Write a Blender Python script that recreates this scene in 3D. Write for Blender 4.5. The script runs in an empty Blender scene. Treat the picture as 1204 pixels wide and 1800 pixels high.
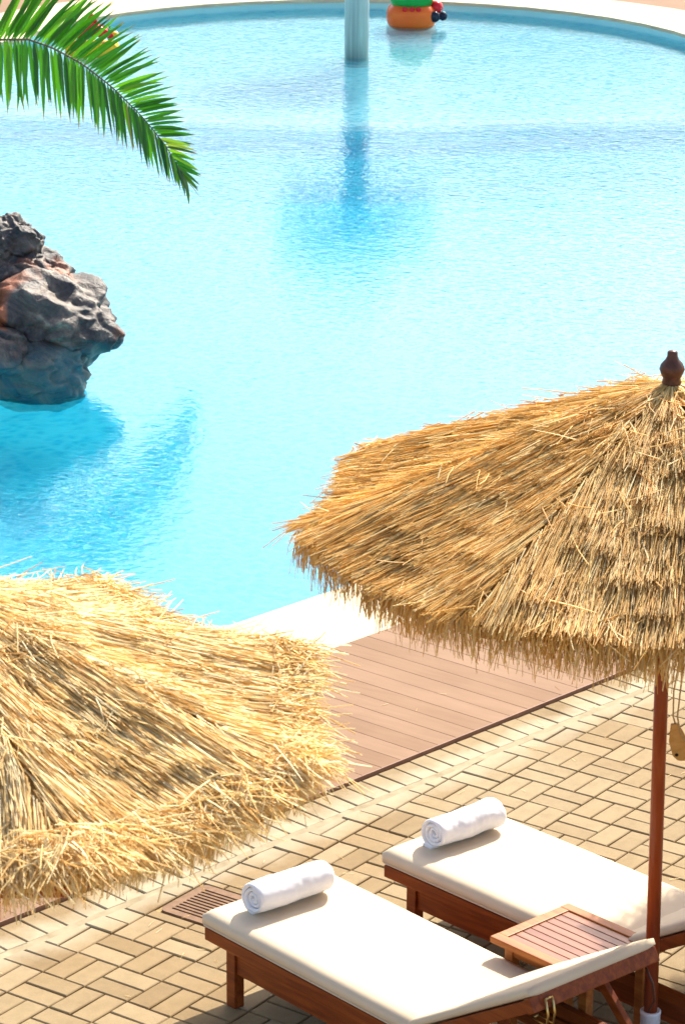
import bpy, bmesh, math, random
import numpy as np
from mathutils import Vector, Matrix, noise
from mathutils.geometry import tessellate_polygon
rnd = random.Random(7)
rng = np.random.default_rng(11)
S = bpy.context.scene
C = S.collection

# ------------------------------------------------------------ camera, sky, sun
cam_d = bpy.data.cameras.new('camera'); cam = bpy.data.objects.new('camera', cam_d); C.objects.link(cam)
PITCH, ROLL, YAW = map(math.radians, (17.98093, .466725, -35.263869))
cy_, sy_ = math.cos(YAW), math.sin(YAW)
fw = Vector((sy_*math.cos(PITCH), cy_*math.cos(PITCH), -math.sin(PITCH)))
rt = Vector((cy_, -sy_, 0)); upv = rt.cross(fw)
cR, sR = math.cos(ROLL), math.sin(ROLL)
rx = rt*cR+upv*sR; ux = upv*cR-rt*sR
CAM = Vector((6.356384, -10.666688, 5.087483))
cam.matrix_world = Matrix(((rx.x, ux.x, -fw.x, CAM.x), (rx.y, ux.y, -fw.y, CAM.y), (rx.z, ux.z, -fw.z, CAM.z), (0, 0, 0, 1)))
cam_d.sensor_fit = 'HORIZONTAL'; cam_d.sensor_width = 36
cam_d.lens = 36*5368.17/1204
cam_d.clip_start = .5; cam_d.clip_end = 2000
cam_d.dof.use_dof = True; cam_d.dof.focus_distance = 14.0; cam_d.dof.aperture_fstop = 18
S.camera = cam

SUN_EL, SUN_DX, SUN_DY = math.radians(40.5), .21, -1.0      # horizontal direction the shadows fall in
l = math.hypot(SUN_DX, SUN_DY); sdir = Vector((SUN_DX/l*math.cos(SUN_EL), SUN_DY/l*math.cos(SUN_EL), -math.sin(SUN_EL)))
W = bpy.data.worlds.new('World'); S.world = W; W.use_nodes = True
nt = W.node_tree; bg = nt.nodes['Background']
sky = nt.nodes.new('ShaderNodeTexSky'); sky.sky_type = 'NISHITA'; sky.sun_disc = False
sky.sun_elevation = SUN_EL; sky.sun_rotation = math.atan2(-SUN_DX, -SUN_DY)
sky.air_density = 1.0; sky.dust_density = 3.0; sky.ozone_density = 1.0
nt.links.new(sky.outputs[0], bg.inputs[0]); bg.inputs[1].default_value = .15
sl = bpy.data.lights.new('sun', 'SUN'); sl.energy = 4.7; sl.angle = math.radians(.5); sl.color = (1, .92, .79)
so = bpy.data.objects.new('sun', sl); C.objects.link(so)
so.rotation_euler = sdir.to_track_quat('-Z', 'Y').to_euler()
S.view_settings.view_transform = 'Standard'; S.view_settings.look = 'None'
S.view_settings.exposure = 1.16; S.view_settings.gamma = 1
S.cycles.max_bounces = 8; S.cycles.transparent_max_bounces = 12
S.cycles.use_denoising = True; S.cycles.volume_bounces = 1

# ------------------------------------------------------------ helpers
def link(o, parent=None):
    C.objects.link(o)
    if parent: o.parent = parent
    return o
def tag(o, label=None, cat=None, group=None, kind=None):
    if label: o['label'] = label
    if cat: o['category'] = cat
    if group: o['group'] = group
    if kind: o['kind'] = kind
    return o
def empty(name, loc=(0, 0, 0), rz=0):
    o = bpy.data.objects.new(name, None); o.location = loc; o.rotation_euler = (0, 0, rz); o.empty_display_size = .1
    return link(o)
def obj(name, bm, mat, parent=None, smooth=False):
    me = bpy.data.meshes.new(name); bm.normal_update(); bm.to_mesh(me); bm.free()
    me.materials.append(mat)
    if smooth:
        me.polygons.foreach_set('use_smooth', [True]*len(me.polygons))
    return link(bpy.data.objects.new(name, me), parent)
def mesh_np(name, V, Q, mat, parent=None, smooth=False, attr=None):
    me = bpy.data.meshes.new(name)
    me.vertices.add(len(V)); me.vertices.foreach_set('co', np.asarray(V, np.float32).ravel())
    n = Q.shape[1]
    me.loops.add(Q.size); me.loops.foreach_set('vertex_index', Q.astype(np.int32).ravel())
    me.polygons.add(len(Q)); me.polygons.foreach_set('loop_start', np.arange(0, Q.size, n, dtype=np.int32))
    me.polygons.foreach_set('loop_total', np.full(len(Q), n, np.int32))
    if smooth: me.polygons.foreach_set('use_smooth', np.ones(len(Q), bool))
    me.update(); me.validate(); me.materials.append(mat)
    return link(bpy.data.objects.new(name, me), parent)
def box(bm, x0, x1, y0, y1, z0, z1, M=None, bev=0.0):
    vs = [bm.verts.new(Vector(p)) for p in ((x0, y0, z0), (x1, y0, z0), (x1, y1, z0), (x0, y1, z0), (x0, y0, z1), (x1, y0, z1), (x1, y1, z1), (x0, y1, z1))]
    fs = [bm.faces.new([vs[i] for i in f]) for f in ((3, 2, 1, 0), (4, 5, 6, 7), (0, 1, 5, 4), (1, 2, 6, 5), (2, 3, 7, 6), (3, 0, 4, 7))]
    if bev:
        es = {e for f in fs for e in f.edges}
        r = bmesh.ops.bevel(bm, geom=list(es), offset=bev, segments=2, affect='EDGES', profile=.6)
        vs = list({v for f in r['faces'] for v in f.verts} | {v for v in vs if v.is_valid})
    if M is not None: bmesh.ops.transform(bm, matrix=M, verts=vs)
    return vs
def beam(bm, a, b, w, h, bev=.003, up=Vector((0, 0, 1))):
    a, b = Vector(a), Vector(b); d = (b-a); L = d.length; d.normalize()
    s = up.cross(d).normalized(); u = d.cross(s)
    M = Matrix(((d.x, s.x, u.x, a.x), (d.y, s.y, u.y, a.y), (d.z, s.z, u.z, a.z), (0, 0, 0, 1)))
    box(bm, 0, L, -w/2, w/2, -h/2, h/2, M, bev)
def tube(bm, pts, rad, seg=12, cap=True):
    pts = [Vector(p) for p in pts]; rings = []
    n = len(pts); rr = rad if hasattr(rad, '__len__') else [rad]*n
    prev = None
    for i, p in enumerate(pts):
        d = (pts[min(i+1, n-1)]-pts[max(i-1, 0)]).normalized()
        s = (prev if prev is not None else (Vector((1, 0, 0)) if abs(d.x) < .9 else Vector((0, 1, 0))))
        s = (s-d*s.dot(d)).normalized(); prev = s; t = d.cross(s)
        rings.append([bm.verts.new(p+(s*math.cos(2*math.pi*k/seg)+t*math.sin(2*math.pi*k/seg))*rr[i]) for k in range(seg)])
    for i in range(n-1):
        for k in range(seg):
            bm.faces.new((rings[i][k], rings[i][(k+1) % seg], rings[i+1][(k+1) % seg], rings[i+1][k]))
    if cap: bm.faces.new(rings[0][::-1]); bm.faces.new(rings[-1])
def lathe(bm, prof, seg=32, cx=0, cy=0):
    rings = [[bm.verts.new((cx+r*math.cos(2*math.pi*k/seg), cy+r*math.sin(2*math.pi*k/seg), z)) for k in range(seg)] for r, z in prof]
    for i in range(len(rings)-1):
        for k in range(seg): bm.faces.new((rings[i][k], rings[i][(k+1) % seg], rings[i+1][(k+1) % seg], rings[i+1][k]))
    bm.faces.new(rings[0][::-1]); bm.faces.new(rings[-1])

# ------------------------------------------------------------ materials
def mat(name, col=(.5, .5, .5), rough=.6, spec=.5, metal=0.0):
    m = bpy.data.materials.new(name); m.use_nodes = True; b = m.node_tree.nodes['Principled BSDF']
    b.inputs['Base Color'].default_value = (*col, 1); b.inputs['Roughness'].default_value = rough
    b.inputs['Metallic'].default_value = metal; b.inputs['Specular IOR Level'].default_value = spec
    return m, m.node_tree, b
def N(t, k, **kw):
    n = t.nodes.new(k)
    for a, v in kw.items():
        if a.startswith('i_'): n.inputs[a[2:].replace('_', ' ')].default_value = v
        else: setattr(n, a, v)
    return n
def ramp(t, stops, src=None):
    r = N(t, 'ShaderNodeValToRGB'); e = r.color_ramp.elements
    while len(e) < len(stops): e.new(.5)
    for x, (p, c) in zip(e, stops): x.position = p; x.color = (*c, 1)
    if src is not None: t.links.new(src, r.inputs[0])
    return r
def coords(t, scale=(1, 1, 1), kind='Object', rot=(0, 0, 0)):
    tc = N(t, 'ShaderNodeTexCoord'); mp = N(t, 'ShaderNodeMapping'); mp.inputs['Scale'].default_value = scale
    mp.inputs['Rotation'].default_value = rot
    t.links.new(tc.outputs[kind], mp.inputs[0]); return mp.outputs[0]
def noi(t, vec, scale, detail=4, rough=.55, dist=0):
    n = N(t, 'ShaderNodeTexNoise'); n.inputs['Scale'].default_value = scale; n.inputs['Detail'].default_value = detail
    n.inputs['Roughness'].default_value = rough; n.inputs['Distortion'].default_value = dist
    if vec is not None: t.links.new(vec, n.inputs['Vector'])
    return n.outputs['Fac']
def mixc(t, f, a, b, mode='MIX'):
    m = N(t, 'ShaderNodeMix', data_type='RGBA', blend_type=mode)
    for i, v in ((0, f), (6, a), (7, b)):
        if hasattr(v, 'is_output'): t.links.new(v, m.inputs[i])
        elif i == 0: m.inputs[0].default_value = v
        else: m.inputs[i].default_value = (*v, 1)
    return m.outputs[2]
def bump(t, b, h, dist=.002, strength=1.0):
    n = N(t, 'ShaderNodeBump'); n.inputs['Distance'].default_value = dist; n.inputs['Strength'].default_value = strength
    t.links.new(h, n.inputs['Height']); t.links.new(n.outputs[0], b.inputs['Normal']); return n
def isl(t):
    return N(t, 'ShaderNodeNewGeometry').outputs['Random Per Island']

def m_wood(name, c0, c1, c2, rough=.38, axis=(3, 40, 40), island=False):
    m, t, b = mat(name, c1, rough)
    v = coords(t, axis)
    g = noi(t, v, 1.0, 6, .6, .6)
    r = ramp(t, [(.28, c0), (.52, c1), (.78, c2)], g)
    col = r.outputs[0]
    if island:
        rr = ramp(t, [(0, (.68, .64, .66)), (.5, (1, .95, .92)), (1, (1.2, 1.1, 1.02))], isl(t))
        col = mixc(t, 1.0, col, rr.outputs[0], 'MULTIPLY')
    t.links.new(col, b.inputs['Base Color'])
    bump(t, b, g, .0008); b.inputs['Specular IOR Level'].default_value = .22
    return m
M_TEAK = m_wood('teak_oiled', (.12, .022, .004), (.21, .043, .006), (.31, .078, .012), .5)
M_TABLE = m_wood('teak_table', (.27, .075, .014), (.37, .12, .024), (.47, .175, .04), .5)
M_SLAT = m_wood('teak_slat', (.18, .066, .034), (.25, .098, .052), (.31, .135, .075), .34, island=True)
M_POLE = m_wood('pole_wood', (.17, .028, .007), (.27, .05, .011), (.34, .08, .018), .35, (40, 40, 3))
M_FIN = m_wood('finial_wood', (.05, .022, .014), (.085, .035, .022), (.13, .06, .04), .3, (30, 30, 30))
M_TAG = m_wood('pale_wood', (.42, .20, .05), (.52, .26, .07), (.60, .33, .11), .4)

def m_brick():
    m, t, b = mat('paver', rough=.85, spec=.25)
    r = ramp(t, [(0, (.185, .12, .05)), (.35, (.225, .152, .068)), (.7, (.25, .175, .084)), (1, (.285, .21, .112))], isl(t))
    v = coords(t)
    big = noi(t, v, .9, 3); fine = noi(t, v, 260, 3, .7)
    c = mixc(t, ramp(t, [(.4, (0, 0, 0)), (.7, (1, 1, 1))], big).outputs[0], r.outputs[0], (.275, .21, .115))
    c = mixc(t, .5, c, ramp(t, [(.3, (.62, .60, .58)), (.5, (1, 1, 1)), (.72, (1.22, 1.2, 1.16))], fine).outputs[0], 'MULTIPLY')
    mid = noi(t, v, 14, 5, .65)
    c = mixc(t, .45, c, ramp(t, [(.3, (.74, .72, .68)), (.6, (1.08, 1.08, 1.08))], mid).outputs[0], 'MULTIPLY')
    # pale lime bloom along the border course
    dp = N(t, 'ShaderNodeVectorMath', operation='DOT_PRODUCT'); t.links.new(v, dp.inputs[0]); dp.inputs[1].default_value = (.9894, -.1451, 0)
    ad = N(t, 'ShaderNodeMath', operation='MULTIPLY_ADD'); t.links.new(noi(t, v, 4.5, 5, .6), ad.inputs[0]); ad.inputs[1].default_value = .30; t.links.new(dp.outputs['Value'], ad.inputs[2])
    bl = ramp(t, [(.0, (0, 0, 0)), (.36, (0, 0, 0)), (.46, (.7, .7, .7)), (.56, (.45, .45, .45)), (.66, (0, 0, 0))])
    sh = N(t, 'ShaderNodeMath', operation='ADD'); t.links.new(ad.outputs[0], sh.inputs[0]); sh.inputs[1].default_value = .52; t.links.new(sh.outputs[0], bl.inputs[0])
    c = mixc(t, bl.outputs[0], c, (.38, .33, .225))
    t.links.new(c, b.inputs['Base Color']); bump(t, b, fine, .0015, .8)
    return m
M_BRICK = m_brick()
def m_plain(name, c0, c1, scale, rough=.8, bumpd=.001, spec=.3, detail=5):
    m, t, b = mat(name, c0, rough, spec); v = coords(t); f = noi(t, v, scale, detail, .6)
    t.links.new(ramp(t, [(.3, c0), (.7, c1)], f).outputs[0], b.inputs['Base Color'])
    if bumpd: bump(t, b, f, bumpd)
    return m
M_SAND = m_plain('joint_sand', (.24, .165, .065), (.42, .31, .14), 35, .95)
M_MORTAR = m_plain('pale_mortar', (.22, .17, .095), (.34, .285, .18), 11, .95)
M_COPE = m_plain('cream_stone', (.47, .38, .235), (.54, .45, .29), 3, .7, 0)
M_GRATE = m_plain('rust_iron', (.15, .088, .05), (.22, .13, .075), 30, .8, .001, .15)
M_DARK = m_plain('dark_void', (.01, .009, .008), (.02, .018, .015), 5, .9, 0)
M_WHITE = m_plain('white_plastic', (.72, .72, .72), (.8, .8, .8), 4, .4, 0)
M_BLACK = m_plain('black_gloss', (.006, .009, .02), (.01, .014, .03), 4, .12, 0)
M_ROPE = m_plain('cord', (.36, .22, .09), (.46, .30, .14), 90, .8)
M_BRASS, _t, _b = mat('brass', (.55, .40, .16), .3, .5, 1.0)

def m_deck():
    m, t, b = mat('deck_board', rough=.8, spec=.1)
    v = coords(t, (2.5, 30, 30)); g = noi(t, v, 1, 6, .65, .3)
    r = ramp(t, [(0, (.205, .124, .074)), (.5, (.228, .140, .085)), (1, (.25, .156, .098))], isl(t))
    c = mixc(t, .5, r.outputs[0], ramp(t, [(.3, (.84, .82, .8)), (.7, (1.12, 1.12, 1.12))], g).outputs[0], 'MULTIPLY')
    st = noi(t, coords(t), 3.0, 4)
    c = mixc(t, .5, c, ramp(t, [(.35, (.88, .86, .84)), (.65, (1.06, 1.06, 1.06))], st).outputs[0], 'MULTIPLY')
    t.links.new(c, b.inputs['Base Color']); bump(t, b, g, .0008)
    return m
M_DECK = m_deck()
M_LIP = m_plain('deck_lip', (.20, .10, .06), (.26, .14, .085), 12, .6, 0)

def m_fabric(name, c, sc=900, bd=.0004, sheen=.0):
    m, t, b = mat(name, c, .85, .15); v = coords(t)
    f = noi(t, v, sc, 2); big = noi(t, v, 5, 4)
    t.links.new(mixc(t, .6, c, ramp(t, [(.3, (.93, .92, .9)), (.7, (1.02, 1.02, 1.02))], big).outputs[0], 'MULTIPLY'), b.inputs['Base Color'])
    hh = N(t, 'ShaderNodeMath', operation='MULTIPLY_ADD'); t.links.new(big, hh.inputs[0]); hh.inputs[1].default_value = 4; t.links.new(f, hh.inputs[2])
    bump(t, b, hh.outputs[0], bd)
    b.inputs['Sheen Weight'].default_value = sheen
    return m
M_CUSH = m_fabric('cream_canvas', (.64, .525, .375))
M_TOWEL = m_fabric('white_terry', (.80, .80, .83), 420, .0022, .3)

def m_straw(name, cols, spec=.35):
    m, t, b = mat(name, cols[1], .5, spec)
    r = ramp(t, list(zip((0, .3, .65, 1), cols)), isl(t))
    v = coords(t); n = noi(t, v, 3.5, 4)
    c = mixc(t, .8, r.outputs[0], ramp(t, [(.3, (.82, .78, .72)), (.65, (1.1, 1.1, 1.1))], n).outputs[0], 'MULTIPLY')
    t.links.new(c, b.inputs['Base Color'])
    tr = N(t, 'ShaderNodeBsdfTranslucent'); t.links.new(c, tr.inputs['Color'])
    mx = N(t, 'ShaderNodeMixShader'); mx.inputs[0].default_value = .36
    t.links.new(b.outputs[0], mx.inputs[1]); t.links.new(tr.outputs[0], mx.inputs[2])
    t.links.new(mx.outputs[0], t.nodes['Material Output'].inputs['Surface'])
    return m
M_STRAW = m_straw('straw', [(.66, .36, .08), (.88, .56, .16), (.93, .68, .25), (.95, .81, .46)])
M_STRAWP = m_straw('straw_sunlit_tone', [(.76, .46, .13), (.94, .68, .27), (.96, .80, .42), (.97, .89, .62)])  # lighter copy of the straw, stronger sunlight painted into its colour
M_CORE = m_plain('thatch_core', (.46, .26, .07), (.58, .37, .13), 40, .9)  # plain brown of the opaque layer beneath the stalks

# pool floor: pale cyan render with fine mosaic joints
def m_pool():
    m, t, b = mat('pool_render', (.45, .78, .86), .6, .2)
    v = coords(t); n = noi(t, v, 1.2, 4)
    t.links.new(ramp(t, [(.3, (.09, .87, .97)), (.7, (.13, .91, .98))], n).outputs[0], b.inputs['Base Color'])
    return m
M_POOL = m_pool()
def m_water():
    m = bpy.data.materials.new('pool_water'); m.use_nodes = True; t = m.node_tree; t.nodes.clear()
    out = N(t, 'ShaderNodeOutputMaterial'); tr = N(t, 'ShaderNodeBsdfTransparent'); tr.inputs[0].default_value = (.93, 1, 1, 1)
    gl = N(t, 'ShaderNodeBsdfGlossy'); gl.inputs['Roughness'].default_value = .03; gl.inputs['Color'].default_value = (.86, .97, 1, 1)
    rf = N(t, 'ShaderNodeBsdfRefraction'); rf.inputs['IOR'].default_value = 1.12; rf.inputs['Roughness'].default_value = .0
    rf.inputs['Color'].default_value = (.93, 1, 1, 1)
    fr = N(t, 'ShaderNodeFresnel'); fr.inputs['IOR'].default_value = 1.42
    v = coords(t, (1, 1, 1)); v2 = coords(t, (4.6, 7.0, 1), rot=(0, 0, .5)); v3 = coords(t, (10, 13, 1), rot=(0, 0, -.35))
    a = noi(t, v, 1.6, 2, .5, .3); bb = noi(t, v2, 1.7, 3, .55, .8); c3 = noi(t, v3, 1.4, 2, .5, .5)
    s1 = N(t, 'ShaderNodeMath', operation='MULTIPLY_ADD'); t.links.new(bb, s1.inputs[0]); s1.inputs[1].default_value = .30; 
    s0 = N(t, 'ShaderNodeMath', operation='MULTIPLY'); t.links.new(a, s0.inputs[0]); s0.inputs[1].default_value = .40
    t.links.new(s0.outputs[0], s1.inputs[2])
    s2 = N(t, 'ShaderNodeMath', operation='MULTIPLY_ADD'); t.links.new(c3, s2.inputs[0]); s2.inputs[1].default_value = .50; t.links.new(s1.outputs[0], s2.inputs[2])
    bp = N(t, 'ShaderNodeBump'); bp.inputs['Distance'].default_value = .0065; bp.inputs['Strength'].default_value = 1
    t.links.new(s2.outputs[0], bp.inputs['Height'])
    for n in (gl, rf, fr): t.links.new(bp.outputs[0], n.inputs['Normal'])
    # caustic light painted into the transmission colour as a fine bright and dim net
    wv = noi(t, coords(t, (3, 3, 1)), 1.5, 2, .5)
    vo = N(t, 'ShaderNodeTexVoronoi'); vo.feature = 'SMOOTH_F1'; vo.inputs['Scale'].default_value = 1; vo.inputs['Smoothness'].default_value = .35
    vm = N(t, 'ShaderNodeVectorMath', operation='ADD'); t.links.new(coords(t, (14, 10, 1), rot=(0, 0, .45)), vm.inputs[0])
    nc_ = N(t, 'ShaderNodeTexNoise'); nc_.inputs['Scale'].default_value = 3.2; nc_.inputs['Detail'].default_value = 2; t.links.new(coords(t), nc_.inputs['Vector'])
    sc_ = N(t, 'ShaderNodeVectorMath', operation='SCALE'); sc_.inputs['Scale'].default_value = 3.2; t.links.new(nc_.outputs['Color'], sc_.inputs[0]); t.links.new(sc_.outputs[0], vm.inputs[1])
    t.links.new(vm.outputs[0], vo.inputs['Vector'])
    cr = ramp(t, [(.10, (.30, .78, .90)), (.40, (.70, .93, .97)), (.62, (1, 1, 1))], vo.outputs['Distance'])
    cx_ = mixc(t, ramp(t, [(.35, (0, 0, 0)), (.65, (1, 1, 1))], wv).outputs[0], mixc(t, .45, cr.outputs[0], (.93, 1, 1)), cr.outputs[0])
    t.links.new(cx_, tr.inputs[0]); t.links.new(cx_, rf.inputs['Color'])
    m1 = N(t, 'ShaderNodeMixShader'); m1.inputs[0].default_value = .5
    t.links.new(tr.outputs[0], m1.inputs[1]); t.links.new(rf.outputs[0], m1.inputs[2])
    m2 = N(t, 'ShaderNodeMixShader'); t.links.new(fr.outputs[0], m2.inputs[0]); t.links.new(m1.outputs[0], m2.inputs[1]); t.links.new(gl.outputs[0], m2.inputs[2])
    t.links.new(m2.outputs[0], out.inputs['Surface'])
    ab = N(t, 'ShaderNodeVolumeAbsorption'); ab.inputs['Color'].default_value = (.0, .88, .99, 1); ab.inputs['Density'].default_value = .27
    t.links.new(ab.outputs[0], out.inputs['Volume'])
    return m
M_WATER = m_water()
M_SHELF = m_plain('shelf_render', (.50, .93, .96), (.58, .95, .97), 1.2, .6, 0)
M_HILL = m_plain('hazy_hill', (.12, .25, .28), (.18, .31, .33), .03, .95, 0)  # haze mixed into the colour of the added ridge
M_EDGE = m_plain('white_tile', (.72, .84, .86), (.8, .88, .9), 6, .5, 0)

# ------------------------------------------------------------ the setting
NE = Vector((.989, -.145)).normalized(); EE = Vector((.145, .989)).normalized()   # across / along the pool's near edge
def ne(n, t): return NE*n+EE*t
KC = Vector((-11.2, 14.5)); KR = 3.62
inner = [ne(-2.13, -9), ne(-2.13, 9.5)]
widths = [.595, .595]
inner += [Vector((-2.2, 12.8)), Vector((-5.2, 14.2))]; widths += [.7, .9]
for k in range(0, 25):
    a = math.radians(2 + k*(205-2)/24)
    inner.append(KC+Vector((math.cos(a), math.sin(a)))*KR*(1.0)); widths.append(1.0)
inner += [Vector((-14.9, 10.2)), Vector((-16.2, 5.0)), Vector((-15.5, -4.0))]; widths += [1, .9, .8]
def offset(poly, ws):
    n = len(poly); out = []
    for i in range(n):
        p0, p, p1 = poly[i-1], poly[i], poly[(i+1) % n]
        d0 = (p-p0).normalized(); d1 = (p1-p).normalized()
        n0 = Vector((d0.y, -d0.x)); n1 = Vector((d1.y, -d1.x)); m = (n0+n1).normalized()
        out.append(p+m*ws[i]/max(.4, m.dot(n0)))
    return out
outer = offset(inner, widths)
WZ = -.12
def ring_mesh(name, a, b, z0, z1, mat_):
    bm = bmesh.new(); n = len(a)
    A1 = [bm.verts.new((*p, z1)) for p in a]; B1 = [bm.verts.new((*p, z1)) for p in b]
    A0 = [bm.verts.new((*p, z0)) for p in a]; B0 = [bm.verts.new((*p, z0)) for p in b]
    for i in range(n):
        j = (i+1) % n
        bm.faces.new((A1[i], A1[j], B1[j], B1[i])[::-1]); bm.faces.new((A0[i], A0[j], A1[j], A1[i])); bm.faces.new((B0[j], B0[i], B1[i], B1[j]))
    bmesh.ops.recalc_face_normals(bm, faces=bm.faces)
    return obj(name, bm, mat_)
def tri_sheet(name, loops, z, mat_, extra=None):
    bm = bmesh.new(); pl = [[Vector((*p, z)) for p in L] for L in loops]; flat = [p for L in pl for p in L]
    vs = [bm.verts.new(p) for p in flat]
    for f in tessellate_polygon(pl):
        try: bm.faces.new([vs[i] for i in f])
        except ValueError: pass
    bmesh.ops.recalc_face_normals(bm, faces=bm.faces)
    if sum(f.normal.z for f in bm.faces) < 0: bmesh.ops.reverse_faces(bm, faces=bm.faces)
    return obj(name, bm, mat_)
def clip(poly, nrm, d, keep_less=True):
    out = []; s = 1 if keep_less else -1
    for i in range(len(poly)):
        a, b = poly[i], poly[(i+1) % len(poly)]
        da, db = s*(a.dot(nrm)-d), s*(b.dot(nrm)-d)
        if da <= 0: out.append(a)
        if (da < 0 < db) or (db < 0 < da): out.append(a+(b-a)*(da/(da-db)))
    return out
def slab(bm, poly, z0, z1, inset=.003, dz=.003, tilt=(0, 0)):
    n = len(poly)
    if n < 3: return
    area = sum(poly[i].x*poly[(i+1) % n].y-poly[(i+1) % n].x*poly[i].y for i in range(n))/2
    if abs(area) < 2.5e-4: return
    if area < 0: poly = poly[::-1]
    # drop doubled points
    q = [p for i, p in enumerate(poly) if (p-poly[i-1]).length > 1e-3]
    if len(q) < 3: return
    poly = q; n = len(poly); c = sum(poly, Vector((0, 0)))/n
    tz = lambda p: (p-c).x*tilt[0]+(p-c).y*tilt[1]
    inn = offset(poly, [-inset]*n)
    b0 = [bm.verts.new((*p, z0)) for p in poly]; b1 = [bm.verts.new((*p, z1-dz+tz(p))) for p in poly]; b2 = [bm.verts.new((*p, z1+tz(p))) for p in inn]
    for i in range(n):
        j = (i+1) % n
        bm.faces.new((b0[i], b0[j], b1[j], b1[i])); bm.faces.new((b1[i], b1[j], b2[j], b2[i]))
    bm.faces.new(b2)
# joint sand ground far to the horizon, pool hole left open
big = [Vector((-900, -900)), Vector((900, -900)), Vector((900, 900)), Vector((-900, 900))]
tag(tri_sheet('ground', [big, outer], -.009, M_SAND), 'sandy ground under the paving', kind='structure')
cop = ring_mesh('pool_coping', inner, outer, -.038, 0, M_COPE); tag(cop, 'pale cream stone coping round the pool', kind='structure')
inner2 = offset(inner, [.10]*len(inner))
bm = bmesh.new(); n = len(inner2)
T = [bm.verts.new((*p, -.036)) for p in inner2]; B = [bm.verts.new((*p, -1.3)) for p in inner2]
for i in range(n): bm.faces.new((T[i], T[(i+1) % n], B[(i+1) % n], B[i]))
wall = obj('pool_wall', bm, M_SHELF); tag(wall, kind='structure')
# deep floor and the shallow shelf of the round pool
FLO = -.78; SHE = -.21
tag(tri_sheet('pool_floor', [inner2], FLO, M_POOL), 'pale blue pool floor', kind='structure')
LSH = Vector((-.08, .20))
ledge = [(-17.2, 9.0), (-14.5, 9.45), (-12.75, 10.1), (-11.3, 10.75), (-9.85, 11.5), (-8.8, 12.25), (-8.05, 13.1), (-7.2, 13.9), (-5.0, 15.2), (-5, 22), (-17.2, 22)]
bm = bmesh.new(); lv = [bm.verts.new((x+(LSH.x if y < 16 else 0), y+(LSH.y if y < 16 else 0), SHE)) for x, y in ledge]; f = bm.faces.new(lv)
if f.normal.z < 0: pass
r = bmesh.ops.extrude_face_region(bm, geom=[f]); bmesh.ops.translate(bm, verts=[v for v in r['geom'] if isinstance(v, bmesh.types.BMVert)], vec=(0, 0, -.6))
bmesh.ops.recalc_face_normals(bm, faces=bm.faces)
# cut the shelf to the pool outline by using the wall polygon: keep inside via boolean-free clip (shelf lies under the coping, hidden)
tag(obj('pool_shelf', bm, M_SHELF), 'shallow shelf where the round pool meets the deep one', kind='structure')
bm = bmesh.new(); crest = [Vector((x+LSH.x, y+LSH.y)) for x, y in ledge[1:8]]
slab(bm, [p+Vector((.06, -.11)) for p in crest]+[p+Vector((-.06, .11)) for p in crest[::-1]], SHE-.03, SHE+.012, .004, .004)
tag(obj('shelf_edge', bm, M_EDGE), 'white tiled edge of the underwater shelf', kind='structure')
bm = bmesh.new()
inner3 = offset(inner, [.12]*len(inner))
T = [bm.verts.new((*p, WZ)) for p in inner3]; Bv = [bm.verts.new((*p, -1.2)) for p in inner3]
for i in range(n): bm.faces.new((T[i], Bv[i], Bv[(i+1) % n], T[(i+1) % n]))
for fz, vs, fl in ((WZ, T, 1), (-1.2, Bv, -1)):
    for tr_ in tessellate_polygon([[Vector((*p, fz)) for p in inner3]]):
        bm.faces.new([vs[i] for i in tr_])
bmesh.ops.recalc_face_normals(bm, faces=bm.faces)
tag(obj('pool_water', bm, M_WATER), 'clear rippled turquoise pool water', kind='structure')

# unseen hill ridge, added above the frame to darken the sky reflection in the water
bm = bmesh.new(); prev = None
for k in range(61):
    hd = math.radians(-85+k*1.7); prof = 57-15*(k-20)/40+9*noise.noise(Vector((k*.17, 3, 1)))+3*noise.noise(Vector((k*.7, 1, 5)))
    d = Vector((math.sin(hd), math.cos(hd), 0)); col = []
    for rr_, hh in ((250, -.3), (268, .45), (290, .8), (315, 1.0), (360, .7), (430, -.3)):
        p = Vector((CAM.x, CAM.y, 0))+d*rr_; col.append(bm.verts.new((p.x, p.y, prof*hh+(2.5*noise.noise(p*.06) if hh > 0 else 0))))
    if prev:
        for a, b, c_, d_ in zip(prev, prev[1:], col[1:], col): bm.faces.new((a, b, c_, d_))
    prev = col
bmesh.ops.recalc_face_normals(bm, faces=bm.faces)
tag(obj('added_hills', bm, M_HILL, None, True), 'unseen hill ridge added to dim the sky mirrored in the water', kind='structure')

# boards between coping and pavers
bm = bmesh.new(); DD = Vector((math.cos(math.radians(-5.2)), math.sin(math.radians(-5.2)))); DP = Vector((-DD.y, DD.x))
y = -6.0; k = 0
while y < 9:
    w = .118
    q = [DD*-6+DP*y, DD*6+DP*y, DD*6+DP*(y+w), DD*-6+DP*(y+w)]
    q = clip(clip(q, NE, -.378), NE, -1.537, False)
    slab(bm, q, -.02, .012, .0018, .0008)
    y += w+(.0022 if k % 2 else .0014); k += 1
dk = obj('wooden_deck', bm, M_DECK); tag(dk, 'reddish brown deck boards between coping and pavers', kind='structure')
bm = bmesh.new(); q = [ne(-.3765, -6), ne(-.370, -6), ne(-.370, 9), ne(-.3765, 9)]
slab(bm, q, -.02, .013, .001, .001); tag(obj('deck_edging', bm, M_LIP), kind='structure')
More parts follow.
